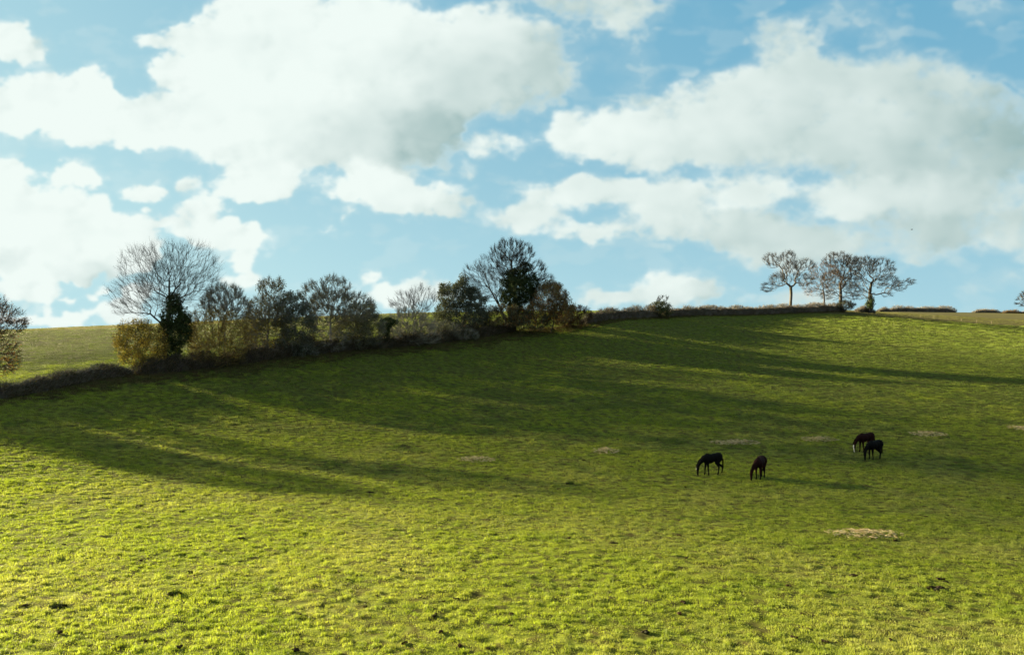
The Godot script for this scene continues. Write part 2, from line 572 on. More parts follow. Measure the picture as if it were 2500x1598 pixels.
func build_grass() -> void:
	var rng := RandomNumberGenerator.new()
	rng.seed = 77
	var kinds := 5
	var bufs: Array[PackedFloat32Array] = []
	var tufts: Array[PackedFloat32Array] = []
	for k in kinds:
		bufs.append(PackedFloat32Array())
		tufts.append(PackedFloat32Array())
	var d := 17.0
	while d < 216.0:
		var s := clampf(0.165 + (d - 24.0) * 0.0037, 0.165, 0.75)
		var x := -(d * 0.655 + 8.0)
		var stop := d * 0.655 + 8.0
		while x < stop:
			var px := x + rng.randf_range(-0.5, 0.5) * s
			var pz := -(d + rng.randf_range(-0.5, 0.5) * s)
			x += s
			var lump := bump_c.get_noise_2d(px, pz)
			if lump < -0.36:
				continue
			if bump_a.get_noise_2d(px * 4.2 + 70.0, pz * 5.5) > 0.42:
				continue   # a scuffed bare spot
			var rank := clampf(0.95 + tint_n.get_noise_2d(px * 2.0, pz * 2.0 + 500.0) * 0.9, 0.65, 1.35)
			var tall := clampf(0.75 + lump * 1.7 * rank, 0.3, 1.8) * rank * rng.randf_range(0.7, 1.25)
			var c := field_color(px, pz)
			if pz < -120.0:
				var st := in_stubble(px, pz)
				if st > 0.0:
					c = c.lerp(Vector3(0.085, 0.085, 0.034), smoothstep(0.0, 3.0, st))
					tall *= 0.6
			c *= rng.randf_range(0.75, 1.25)
			var w := s / 0.20
			var b := Basis(Vector3.UP, rng.randf() * TAU).scaled(Vector3(w, tall * lerpf(1.0, w, 0.2), w))
			var o := Vector3(px, ground_height(px, pz), pz)
			if lump > 0.16 and rng.randf() < 0.5:
				# a ranker tuft standing above the rest
				var r := rng.randf_range(0.8, 1.5) * lerpf(1.0, w, 0.35)
				put(tufts[rng.randi() % kinds], Basis(Vector3.UP, rng.randf() * TAU).scaled(Vector3(r, rng.randf_range(0.7, 1.4), r)), o, c.lerp(Vector3(0.09, 0.15, 0.015), rng.randf() * 0.5))
			put(bufs[rng.randi() % kinds], b, o, c)
		d += s
	var total := 0
	for k in kinds:
		total += (bufs[k].size() + tufts[k].size()) / 16
		stuff("grass", blade_patch(100 + k, 40, 0.26, 0.11, 0.014), mat.grass, bufs[k], "short yellow-green pasture grass covering the whole hillside", "grass")
		stuff("grass_tuft", blade_patch(150 + k, 44, 0.12, 0.18, 0.013), mat.grass, tufts[k], "taller tufts scattered through the short pasture grass", "grass")
	print("grass patches ", total)

# ---------------------------------------------------------------- trees
var bark_col := Vector3(0.05, 0.046, 0.042)

func soft(rng: RandomNumberGenerator) -> Vector3:
	var p := Vector3(rng.randf_range(-1, 1), rng.randf_range(-1, 1), rng.randf_range(-1, 1))
	while p.length_squared() > 1.0:
		p = Vector3(rng.randf_range(-1, 1), rng.randf_range(-1, 1), rng.randf_range(-1, 1))
	return p

func tint(c: Vector3, rng: RandomNumberGenerator, spread: float) -> Color:
	var f := 1.0 + rng.randf_range(-spread, spread)
	return Color(c.x * f * rng.randf_range(0.9, 1.1), c.y * f, c.z * f * rng.randf_range(0.85, 1.15))

func lobe(at: Vector3, depth: float, l: Array) -> Array:
	# [x, y, half width, half height, (offset in depth)] in pixels of the photograph -> centre and radii in metres, relative to the tree's foot
	var off: float = l[4] if l.size() > 4 else 0.0
	var c := point(l[0], l[1], depth + off) - at
	var k := depth / FOCAL
	var rx: float = l[2] * k
	var ry: float = l[3] * k
	return [c, Vector3(rx, ry, (rx + ry) * 0.5)]

class Skeleton:
	var p := PackedVector3Array()
	var up := PackedInt32Array()
	var far := PackedFloat32Array()
	var count := PackedInt32Array()
	var r := PackedFloat32Array()

func grow(rng: RandomNumberGenerator, trunk: Array, lobes: Array, n: int, balance: float, shell: float, tip: float, power: float) -> Skeleton:
	# joins points spread through the crown to the nearest limb, favouring short ways back to the foot
	var s := Skeleton.new()
	for k in trunk.size():
		var q: Vector3 = trunk[k]
		s.p.append(q)
		s.up.append(k - 1)
		s.far.append(0.0 if k == 0 else s.far[k - 1] + q.distance_to(s.p[k - 1]))
	var vol := 0.0
	for l in lobes:
		vol += pow(l[1].x * l[1].y * l[1].z, 0.75)
	var pts: Array[Vector3] = []
	for l in lobes:
		var m := int(ceil(n * pow(l[1].x * l[1].y * l[1].z, 0.75) / vol))
		for k in m:
			var q := soft(rng)
			q = q.normalized() * pow(q.length(), shell)
			var at: Vector3 = l[0] + q * l[1]
			if at.y > 0.15:
				pts.append(at)
	var top: Vector3 = trunk[-1]
	var mid: Vector3 = trunk[trunk.size() / 2]
	pts.sort_custom(func(a, b): return minf(a.distance_squared_to(top), a.distance_squared_to(mid)) < minf(b.distance_squared_to(top), b.distance_squared_to(mid)))
	for q in pts:
		var best := 1e9
		var at := 0
		for k in s.p.size():
			var d := q.distance_to(s.p[k]) + balance * s.far[k]
			if d < best:
				best = d
				at = k
		var from := s.p[at]
		var far := q.distance_to(from)
		var parts := 1 + int(far / 0.7)
		var bend := soft(rng) * far * 0.08 + Vector3(0, -0.05 * far, 0)
		for k in range(1, parts + 1):
			var t := float(k) / parts
			var w := from.lerp(q, t) + bend * 4.0 * t * (1.0 - t) + (soft(rng) * 0.04 if k < parts else Vector3.ZERO)
			s.far.append(s.far[at] + s.p[at].distance_to(w))
			s.up.append(at)
			s.p.append(w)
			at = s.p.size() - 1
	var m2 := s.p.size()
	s.count.resize(m2)
	s.r.resize(m2)
	var kids := PackedInt32Array(); kids.resize(m2)
	for k in range(m2 - 1, -1, -1):
		if kids[k] == 0:
			s.count[k] = 1
		s.r[k] = tip * pow(s.count[k], power)
		if s.up[k] >= 0:
			kids[s.up[k]] += 1
			s.count[s.up[k]] += s.count[k]
	return s

func wood(s: Skeleton, rng: RandomNumberGenerator, col: Vector3, trunk: Shape, twigs: Shape, per_tip: int, twig: float, rise: float, twig_r: float) -> void:
	var heart := Vector3.ZERO
	var most := 0.0
	for k in s.p.size():
		most = maxf(most, s.p[k].y)
	heart = Vector3(s.p[0].x, most * 0.35, s.p[0].z)
	for k in s.p.size():
		if s.up[k] < 0:
			continue
		var a := s.p[s.up[k]]
		var b := s.p[k]
		var rb := s.r[k]
		var ra := minf(s.r[s.up[k]], rb * 1.25 + 0.01)
		if s.up[k] == 0:
			ra = s.r[0] * 1.25
		var sides := 7 if rb > 0.12 else (5 if rb > 0.045 else 3)
		(trunk if rb > 0.03 else twigs).tube(a, b, ra, rb, sides, tint(col, rng, 0.18))
		if s.count[k] <= 2 and per_tip > 0:
			var w := (b - a).normalized()
			for q in per_tip:
				var d := (w * 0.45 + (b - heart).normalized() * 0.75 + Vector3.UP * rise + soft(rng) * 0.6).normalized()
				var len := twig * rng.randf_range(0.5, 1.2)
				var f := a.lerp(b, rng.randf())
				var e := f + d * len
				var cc := tint(col, rng, 0.2)
				twigs.spike(f, e, twig_r, cc)
				var d2 := (d + soft(rng) * 0.7 + Vector3.UP * rise * 0.6).normalized()
				twigs.spike(f.lerp(e, 0.45), f.lerp(e, 0.45) + d2 * len * 0.6, twig_r * 0.7, cc)

func foliage(s: Skeleton, rng: RandomNumberGenerator, out: Shape, per_tip: float, size: float, spread: float, cols: Array) -> void:
	for k in s.p.size():
		if s.count[k] > 2:
			continue
		var n := int(per_tip) + (1 if rng.randf() < per_tip - int(per_tip) else 0)
		for q in n:
			out.leaf(s.p[k] + soft(rng) * spread, size * rng.randf_range(0.6, 1.3), rng, tint(cols[rng.randi() % cols.size()], rng, 0.25))

func ivy_mass(rng: RandomNumberGenerator, out: Shape, lobes: Array, per_m2: float, size: float, cols: Array) -> void:
	for l in lobes:
		var r: Vector3 = l[1]
		var n := int(per_m2 * 12.6 * pow(r.x * r.y * r.z, 0.667))
		for k in n:
			var q := soft(rng).normalized() * rng.randf_range(0.55, 1.08)
			var at: Vector3 = l[0] + q * r
			at += Vector3(bump_a.get_noise_3d(at.x * 4.0, at.y * 4.0, at.z * 4.0), 0, bump_a.get_noise_3d(at.x * 4.0 + 50.0, at.y * 4.0, at.z * 4.0)) * r.x * 0.5
			if at.y > 0.05:
				out.leaf(at, size * rng.randf_range(0.6, 1.35), rng, tint(cols[rng.randi() % cols.size()], rng, 0.3))

func ellipsoid(out: Shape, c: Vector3, r: Vector3, col: Color, rng: RandomNumberGenerator) -> void:
	# a lumpy dense inner mass of stems
	var nu := 12
	var nv := 7
	var at := func(i: int, j: int) -> Vector3:
		var g := TAU * (i % nu) / nu
		var e := PI * j / nv - PI / 2.0
		var q := Vector3(cos(g) * cos(e), sin(e), sin(g) * cos(e))
		return c + q * r * (1.0 + 0.5 * bump_a.get_noise_3d(q.x * 9.0 + c.x, q.y * 9.0, q.z * 9.0 + c.z))
	for j in nv:
		for i in nu:
			out.quad(at.call(i, j), at.call(i, j + 1), at.call(i + 1, j + 1), at.call(i + 1, j), col)

# a tree or shrub from a description in a dictionary
func plant(d: Dictionary) -> Node3D:
	var rng := RandomNumberGenerator.new()
	rng.seed = d.seed
	var depth: float = d.depth
	var foot := stand(d.x, depth)
	var t := thing(d.name, d.label, d.category, foot, d.get("group", ""))
	var lobes := []
	for l in d.lobes:
		lobes.append(lobe(foot, depth, l))
	var bole := [Vector3(0, -0.15, 0)]
	for q in d.get("trunk", []):
		bole.append(point(q[0], q[1], depth + (q[2] if q.size() > 2 else 0.0)) - foot)
	if bole.size() == 1:
		bole.append(Vector3(0, 0.25, 0))
	var s := grow(rng, bole, lobes, d.n, d.get("balance", 0.3), d.get("shell", 0.7), d.get("tip", 0.012), d.get("power", 0.45))
	var col: Vector3 = d.get("bark", bark_col)
	var a := Shape.new()
	var b := Shape.new()
	wood(s, rng, col, a, b, int(d.get("twigs", 3) * 1.7), d.get("twig", 0.7), d.get("rise", 0.3), d.get("twig_r", 0.012) * 1.3)
	if a.v.size():
		part("trunk" if d.category == "tree" else "stem", a.mesh(), mat.bark, t)
	if b.v.size():
		part("crown" if d.category == "tree" else "twigs", b.mesh(), mat.bark, t)
	if d.has("leaves"):
		var f := Shape.new()
		foliage(s, rng, f, d.leaves * 8.0, d.get("leaf", 0.1) * 0.9, d.get("spread", 0.3) * 1.5, d.cols)
		part("foliage", f.mesh(), mat.leaf, t)
	if d.has("ivy"):
		var f := Shape.new()
		var il := []
		for l in d.ivy:
			il.append(lobe(foot, depth, l))
		ivy_mass(rng, f, il, d.get("ivy_density", 30.0) * 5.0, d.get("ivy_leaf", 0.11) * 0.78, d.get("ivy_cols", [Vector3(0.022, 0.036, 0.014), Vector3(0.035, 0.05, 0.02), Vector3(0.05, 0.06, 0.03)]))
		part("ivy", f.mesh(), mat.ivy, t)
	return t

func build_trees() -> void:
	var gold := [Vector3(0.31, 0.24, 0.05), Vector3(0.23, 0.175, 0.04), Vector3(0.19, 0.165, 0.055), Vector3(0.10, 0.075, 0.028)]
	var rust := [Vector3(0.22, 0.10, 0.035), Vector3(0.16, 0.085, 0.03), Vector3(0.26, 0.15, 0.05)]
	var olive := [Vector3(0.15, 0.145, 0.08), Vector3(0.12, 0.125, 0.08), Vector3(0.18, 0.16, 0.085)]
	var dark := [Vector3(0.055, 0.066, 0.05), Vector3(0.078, 0.088, 0.07), Vector3(0.10, 0.108, 0.088)]
	var grey := Vector3(0.17, 0.16, 0.14)
	# hedgerow on the left
	plant({seed = 11, name = "ash_tree", category = "tree", label = "big bare spreading tree with ivy-covered trunk beside yellow shrub", x = 403, depth = 94,
		trunk = [[402, 860], [408, 800], [414, 750], [412, 700]], n = 1600, shell = 0.6, balance = 0.40, power = 0.55, twigs = 2, twig = 1.2, rise = 0.3, tip = 0.0075, twig_r = 0.0075,
		lobes = [[325, 722, 62, 48], [345, 655, 58, 52], [400, 640, 66, 50], [462, 648, 66, 56], [490, 712, 48, 48], [320, 755, 48, 26], [405, 700, 80, 60, 1.5], [410, 690, 80, 60, -1.5], [515, 665, 26, 30]],
		ivy = [[425, 735, 18, 22], [426, 775, 32, 34], [430, 820, 30, 34], [446, 788, 20, 26], [402, 800, 15, 22], [416, 862, 22, 24], [400, 890, 13, 18]], ivy_density = 42.0})
	plant({seed = 12, name = "shrub", category = "shrub", label = "bright yellow-leaved shrub on the clipped hedge side of ivy trunk", x = 345, depth = 91.5,
		n = 420, shell = 0.5, balance = 0.35, tip = 0.008, twigs = 3, twig = 0.5, lobes = [[345, 838, 60, 58], [325, 820, 45, 40], [370, 850, 38, 42], [340, 880, 45, 30]], leaves = 5.0, leaf = 0.085, spread = 0.32, cols = gold})
	plant({seed = 13, name = "shrub", category = "shrub", label = "wide golden-brown twiggy shrub between ivy trunk and leafy-topped tree", x = 532, depth = 97,
		n = 620, shell = 0.5, balance = 0.4, tip = 0.008, twigs = 4, twig = 0.7, lobes = [[530, 815, 72, 62], [505, 800, 48, 52], [565, 820, 48, 55], [530, 860, 70, 35]], leaves = 3.2, leaf = 0.08, spread = 0.35, cols = [gold[2], gold[3], gold[1], olive[2]], bark = Vector3(0.12, 0.085, 0.05)})
	plant({seed = 14, name = "hedgerow_tree", category = "tree", label = "thin twiggy tree rising behind the golden-brown shrub", x = 548, depth = 101,
		trunk = [[548, 830], [546, 780]], n = 520, shell = 0.55, balance = 0.3, twigs = 5, twig = 0.8, rise = 0.4, tip = 0.010, lobes = [[545, 735, 52, 42], [520, 745, 35, 30], [575, 750, 36, 32]], leaves = 0.6, leaf = 0.08, cols = olive, bark = grey})
	plant({seed = 15, name = "hedgerow_tree", category = "tree", label = "tree with a tuft of golden leaves at its very top", x = 655, depth = 104,
		trunk = [[652, 830], [655, 780], [658, 730]], n = 800, shell = 0.55, twigs = 5, twig = 0.8, rise = 0.4, tip = 0.010, lobes = [[662, 705, 34, 28], [640, 770, 46, 45], [675, 760, 42, 40], [650, 815, 52, 40], [620, 800, 30, 40], [650, 850, 50, 22]],
		leaves = 2.2, leaf = 0.10, spread = 0.35, cols = [gold[1], gold[3], olive[2], olive[0]], bark = grey})
	plant({seed = 16, name = "hedgerow_tree", category = "tree", label = "dense dark grey-green tree next to the gold-topped tree", x = 722, depth = 104.5,
		trunk = [[722, 830], [720, 790]], n = 620, shell = 0.55, twigs = 4, twig = 0.6, tip = 0.010, lobes = [[712, 748, 42, 36], [728, 790, 42, 50], [715, 835, 40, 32], [735, 855, 40, 20]], leaves = 4.0, leaf = 0.10, spread = 0.35, cols = dark, bark = grey})
	plant({seed = 17, name = "hedgerow_tree", category = "tree", label = "broad grey twiggy tree on one clear dark trunk", x = 808, depth = 108,
		trunk = [[807, 825], [806, 790], [808, 755]], n = 1000, shell = 0.5, twigs = 6, twig = 0.8, rise = 0.45, tip = 0.010, lobes = [[768, 722, 36, 34], [815, 708, 40, 34], [812, 748, 62, 40], [868, 752, 48, 36], [790, 780, 45, 30], [800, 830, 50, 26]],
		leaves = 1.2, leaf = 0.085, cols = olive, bark = grey})
	plant({seed = 18, name = "shrub", category = "shrub", label = "tall dense brown-green shrub beside the clear-trunked grey tree", x = 872, depth = 111,
		n = 700, shell = 0.5, balance = 0.35, tip = 0.008, twigs = 4, twig = 0.6, lobes = [[880, 775, 44, 40], [860, 815, 52, 45], [905, 800, 36, 42]], leaves = 3.6, leaf = 0.10, spread = 0.35, cols = [dark[1], olive[1], olive[0], dark[2]], bark = grey})
	plant({seed = 19, name = "shrub", category = "shrub", label = "pale grey fan-shaped leafless shrub with a whitish stem", x = 1000, depth = 117,
		n = 620, shell = 0.5, balance = 0.5, tip = 0.009, twigs = 7, twig = 0.8, rise = 0.6, lobes = [[1000, 800, 52, 50], [975, 820, 45, 40], [1035, 815, 40, 40]], leaves = 0.4, leaf = 0.07, cols = olive, bark = Vector3(0.2, 0.19, 0.16)})
	plant({seed = 20, name = "hedgerow_tree", category = "tree", label = "small bare tree standing up behind the pale fan-shaped shrub", x = 1012, depth = 121,
		trunk = [[1012, 800], [1014, 770]], n = 560, shell = 0.55, balance = 0.4, tip = 0.0075, power = 0.52, twig_r = 0.007, twigs = 3, twig = 0.8, rise = 0.45, lobes = [[982, 738, 32, 26], [1030, 728, 36, 32], [1010, 760, 40, 24]]})
	plant({seed = 21, name = "ivy_stump", category = "shrub", label = "short ivy-topped stump beside the pale fan-shaped shrub", x = 942, depth = 114,
		trunk = [[942, 820], [942, 790]], n = 30, twigs = 2, twig = 0.3, power = 0.8, lobes = [[942, 790, 14, 10]], ivy = [[945, 787, 22, 13], [935, 795, 14, 12], [943, 818, 9, 24]], ivy_density = 45.0})
	# the clump in the middle
	plant({seed = 31, name = "holly_bush", category = "shrub", label = "dark evergreen bush with a pointed top in the hilltop clump", x = 1130, depth = 126,
		n = 700, shell = 0.5, balance = 0.35, tip = 0.008, twigs = 2, twig = 0.4, lobes = [[1118, 722, 46, 32], [1152, 738, 36, 36], [1131, 682, 8, 17], [1131, 698, 15, 16], [1131, 712, 26, 16], [1090, 716, 24, 24], [1132, 775, 58, 42], [1100, 770, 40, 40]],
		leaves = 6.0, leaf = 0.12, spread = 0.35, cols = dark})
	plant({seed = 32, name = "hedgerow_tree", category = "tree", label = "slim bare tree leaning out from the tall ivy-clad tree", x = 1243, depth = 133,
		trunk = [[1220, 750], [1196, 705], [1184, 670]], n = 700, shell = 0.55, balance = 0.4, tip = 0.0075, power = 0.52, twig_r = 0.007, twigs = 3, twig = 0.9, rise = 0.5, lobes = [[1160, 672, 30, 30], [1182, 650, 22, 26], [1150, 700, 28, 24], [1196, 705, 32, 34]]})
	plant({seed = 33, name = "ivy_tree", category = "tree", label = "tallest ivy-clad tree of the clump with bare top branches", x = 1256, depth = 130,
		trunk = [[1256, 760], [1258, 720], [1252, 680], [1248, 635]], n = 1200, shell = 0.55, balance = 0.4, tip = 0.0075, power = 0.54, twig_r = 0.008, twigs = 5, twig = 0.85, rise = 0.35, lobes = [[1245, 612, 36, 30], [1216, 625, 24, 26], [1278, 620, 26, 26], [1214, 664, 22, 26], [1312, 664, 22, 26], [1332, 692, 24, 20], [1250, 650, 40, 30]],
		ivy = [[1283, 652, 15, 14], [1262, 672, 32, 20], [1236, 690, 16, 14], [1270, 708, 38, 32], [1250, 738, 26, 22], [1302, 690, 16, 26], [1252, 778, 13, 26], [1256, 755, 18, 24], [1262, 692, 26, 24], [1290, 725, 22, 22], [1232, 720, 18, 18]], ivy_density = 34.0})
	plant({seed = 34, name = "shrub", category = "shrub", label = "rounded brown-leaved shrub in front of the tallest ivy tree", x = 1345, depth = 129,
		n = 800, shell = 0.5, balance = 0.35, tip = 0.008, twigs = 3, twig = 0.6, lobes = [[1342, 732, 46, 44], [1368, 758, 36, 36], [1318, 765, 46, 28], [1345, 705, 25, 20]], leaves = 4.0, leaf = 0.11, spread = 0.35, cols = [rust[1], olive[0], olive[2], rust[0]]})
	plant({seed = 35, name = "bramble_bush", category = "shrub", label = "low dark purple-brown bramble where the clump meets the hilltop hedge", x = 1412, depth = 133,
		n = 400, shell = 0.5, tip = 0.007, twigs = 5, twig = 0.5, lobes = [[1412, 770, 34, 24], [1388, 775, 32, 24]], leaves = 4.0, leaf = 0.09, cols = [Vector3(0.05, 0.035, 0.03), Vector3(0.06, 0.04, 0.03)]})
	plant({seed = 36, name = "bramble_bush", category = "shrub", label = "low dark bramble thicket at the foot of the tallest ivy tree", x = 1225, depth = 128,
		n = 520, shell = 0.5, tip = 0.007, twigs = 4, twig = 0.5, lobes = [[1220, 775, 62, 30], [1290, 785, 60, 22], [1165, 790, 50, 24], [1250, 770, 50, 26]], leaves = 5.0, leaf = 0.10, cols = [dark[0], dark[1], rust[1] * 0.4]})
	plant({seed = 37, name = "bramble_bush", category = "shrub", label = "grey-green bramble spilling downhill from the pointed evergreen bush", x = 1085, depth = 122,
		n = 420, shell = 0.5, tip = 0.007, twigs = 5, twig = 0.6, lobes = [[1080, 808, 46, 22], [1125, 818, 44, 16]], leaves = 2.0, leaf = 0.09, cols = [dark[2], olive[1]], bark = grey})
	# oaks on the crest
	plant({seed = 41, name = "oak_tree", category = "tree", label = "pale-barked bare oak with open fan-shaped limbs on the crest", x = 1931, depth = 184, bark = Vector3(0.065, 0.059, 0.054),
		trunk = [[1931, 735], [1932, 718], [1931, 700]], n = 850, shell = 0.45, balance = 0.22, twigs = 6, twig = 1.0, rise = 0.2, tip = 0.0125, power = 0.575, twig_r = 0.0085, lobes = [[1888, 636, 22, 18], [1926, 630, 20, 16], [1902, 686, 22, 18], [1878, 702, 18, 12], [1962, 648, 28, 15], [1962, 684, 22, 16], [1930, 665, 24, 24]]})
	plant({seed = 42, name = "oak_tree", category = "tree", label = "smaller oak on the crest still holding rusty leaves", x = 2013, depth = 187,
		trunk = [[2013, 735], [2012, 715]], n = 620, shell = 0.5, twigs = 4, twig = 0.7, tip = 0.009, power = 0.55, twig_r = 0.008, lobes = [[2012, 664, 38, 24], [1984, 690, 30, 24], [2032, 684, 28, 24], [1988, 712, 24, 12]], leaves = 0.8, leaf = 0.085, spread = 0.4, cols = [rust[1], Vector3(0.12, 0.065, 0.03)]})
	plant({seed = 43, name = "oak_tree", category = "tree", label = "thick-trunked bare oak behind the rusty-leaved oak on the crest", x = 2053, depth = 189,
		trunk = [[2053, 735], [2053, 710], [2051, 690]], n = 1150, shell = 0.5, balance = 0.25, twigs = 6, twig = 0.9, rise = 0.15, tip = 0.012, power = 0.575, twig_r = 0.0085, lobes = [[2046, 636, 38, 20], [2066, 655, 36, 24], [2078, 640, 20, 16], [2036, 685, 30, 26], [2072, 695, 24, 22], [2030, 720, 26, 12], [2075, 722, 20, 10]]})
	plant({seed = 44, name = "oak_tree", category = "tree", label = "wide bare oak with one limb reaching far out past the others", x = 2127, depth = 191,
		trunk = [[2126, 735], [2124, 715], [2128, 690]], n = 1150, shell = 0.5, balance = 0.25, twigs = 6, twig = 0.95, rise = 0.12, tip = 0.012, power = 0.575, twig_r = 0.0085, lobes = [[2108, 652, 34, 24], [2150, 658, 34, 28], [2162, 690, 34, 18], [2092, 692, 28, 24], [2205, 692, 26, 8], [2222, 684, 12, 6], [2190, 706, 20, 8], [2120, 640, 22, 12], [2108, 718, 26, 12], [2165, 718, 14, 8]],
		ivy = [[2126, 738, 9, 18], [2124, 745, 12, 10]], ivy_density = 16.0, ivy_leaf = 0.14})
	plant({seed = 45, name = "shrub", category = "shrub", label = "low bare shrub at the foot of the thick-trunked oak", x = 2066, depth = 188, n = 240, twigs = 5, twig = 0.6, lobes = [[2066, 745, 22, 12]], leaves = 1.5, leaf = 0.1, cols = dark})
	# far right edge and left edge
	plant({seed = 46, name = "oak_tree", category = "tree", label = "distant bare oak at the end of the brown field", x = 2522, depth = 300,
		trunk = [[2522, 745], [2521, 735]], n = 420, shell = 0.5, balance = 0.2, twigs = 4, twig = 1.2, rise = 0.1, tip = 0.02, twig_r = 0.022, lobes = [[2500, 736, 18, 12], [2512, 722, 18, 14], [2535, 715, 24, 18], [2545, 735, 20, 12]]})
	plant({seed = 51, name = "beech_tree", category = "tree", label = "rusty-leaved beech overhanging the near end of the clipped hedge", x = -40, depth = 77,
		trunk = [[-38, 900], [-35, 850], [-30, 800]], n = 1000, shell = 0.55, twigs = 3, twig = 0.6, rise = 0.0, lobes = [[-10, 785, 70, 42], [15, 795, 45, 26], [-20, 850, 60, 50], [5, 880, 38, 36], [-60, 770, 80, 70], [-90, 840, 60, 60]],
		leaves = 0.9, leaf = 0.075, spread = 0.3, cols = [rust[0], rust[1], Vector3(0.16, 0.10, 0.045)]})
	# trees further along the hedgerow, left of the frame, whose shadows cross the pasture
	plant({seed = 52, name = "ash_tree", category = "tree", label = "tall olive-leaved tree standing farther along the hedge than the beech", x = -600, depth = 80,
		trunk = [[-600, 860], [-598, 780]], n = 700, shell = 0.5, twigs = 3, twig = 0.7, lobes = [[-600, 720, 85, 70], [-590, 790, 100, 70], [-620, 840, 70, 50]], leaves = 2.2, leaf = 0.14, spread = 0.5, cols = olive})

# ---------------------------------------------------------------- hedges
func hedge(label: String, path: Array, tall: float, wide: float, seed_at: int, per_m: float, stick: float, cols: Array, leaf_cols: Array, leaf_share: float, ragged: float) -> void:
	var rng := RandomNumberGenerator.new()
	rng.seed = seed_at
	var pts: Array[Vector3] = []
	for p in path:
		pts.append(stand(p[0], p[1]))
	var foot := pts[0]
	var t := thing("hedge", label, "hedge", foot)
	var core := Shape.new()
	var sticks := Shape.new()
	var leaves := Shape.new()
	var ring := []
	var last := pts[-1]
	for k in pts.size() - 1:
		var a := pts[k]
		var b := pts[k + 1]
		var along := b - a
		along.y = 0.0
		var len := along.length()
		along /= len
		var across := Vector3(along.z, 0, -along.x)
		var steps := int(ceil(len / 0.8))
		for q in steps + (1 if k == pts.size() - 2 else 0):
			var c := a.lerp(b, float(q) / steps)
			c.y = ground_height(c.x, c.z)
			var ends := smoothstep(-0.8, 2.6, minf(c.distance_to(foot), c.distance_to(last)))
			var h := tall * 0.66 * ends * (1.0 + 0.25 * bump_a.get_noise_2d(c.x * 1.2, c.z * 1.2))
			var w := wide * 0.27 * (1.0 + 0.5 * bump_a.get_noise_2d(c.x * 2.0 + 90.0, c.z * 2.0))
			var row: Array[Vector3] = []
			for e in [[-1.0, -0.1], [-1.15, 0.45], [-0.7, 0.95], [0.0, 1.02], [0.7, 0.95], [1.15, 0.45], [1.0, -0.1]]:
				row.append(c - foot + across * w * e[0] + Vector3.UP * h * e[1] + soft(rng) * 0.12)
			ring.append(row)
		var n := int(len * per_m * 2.6)
		for q in n:
			var u := rng.randf()
			var c := a.lerp(b, u)
			c.y = ground_height(c.x, c.z)
			var side := rng.randf_range(-1, 1)
			side = signf(side) * pow(absf(side), 0.6)
			var y := pow(rng.randf(), 0.8)
			var h := tall * smoothstep(-1.2, 2.6, minf(c.distance_to(foot), c.distance_to(last))) * (1.0 + ragged * bump_a.get_noise_2d(c.x * 1.6, c.z * 1.6))
			var f := c - foot + across * side * wide * 0.42 + Vector3.UP * h * y * 0.82
			var d := (Vector3.UP * rng.randf_range(0.2, 1.1) + across * side * 0.7 + along * rng.randf_range(-0.8, 0.8)).normalized()
			sticks.spike(f, f + d * stick * rng.randf_range(0.4, 1.2), 0.019, tint(cols[rng.randi() % cols.size()], rng, 0.3))
			if rng.randf() < leaf_share:
				leaves.leaf(f + soft(rng) * 0.25 + across * side * 0.12, rng.randf_range(0.05, 0.11), rng, tint(leaf_cols[rng.randi() % leaf_cols.size()], rng, 0.3))
	for k in ring.size() - 1:
		for e in 6:
			core.quad(ring[k][e], ring[k + 1][e], ring[k + 1][e + 1], ring[k][e + 1], tint(cols[0], rng, 0.3))
	part("inner_stems", core.mesh(), mat.bark, t)
	part("twigs", sticks.mesh(), mat.bark, t)
	if leaves.v.size():
		part("foliage", leaves.mesh(), mat.leaf, t)

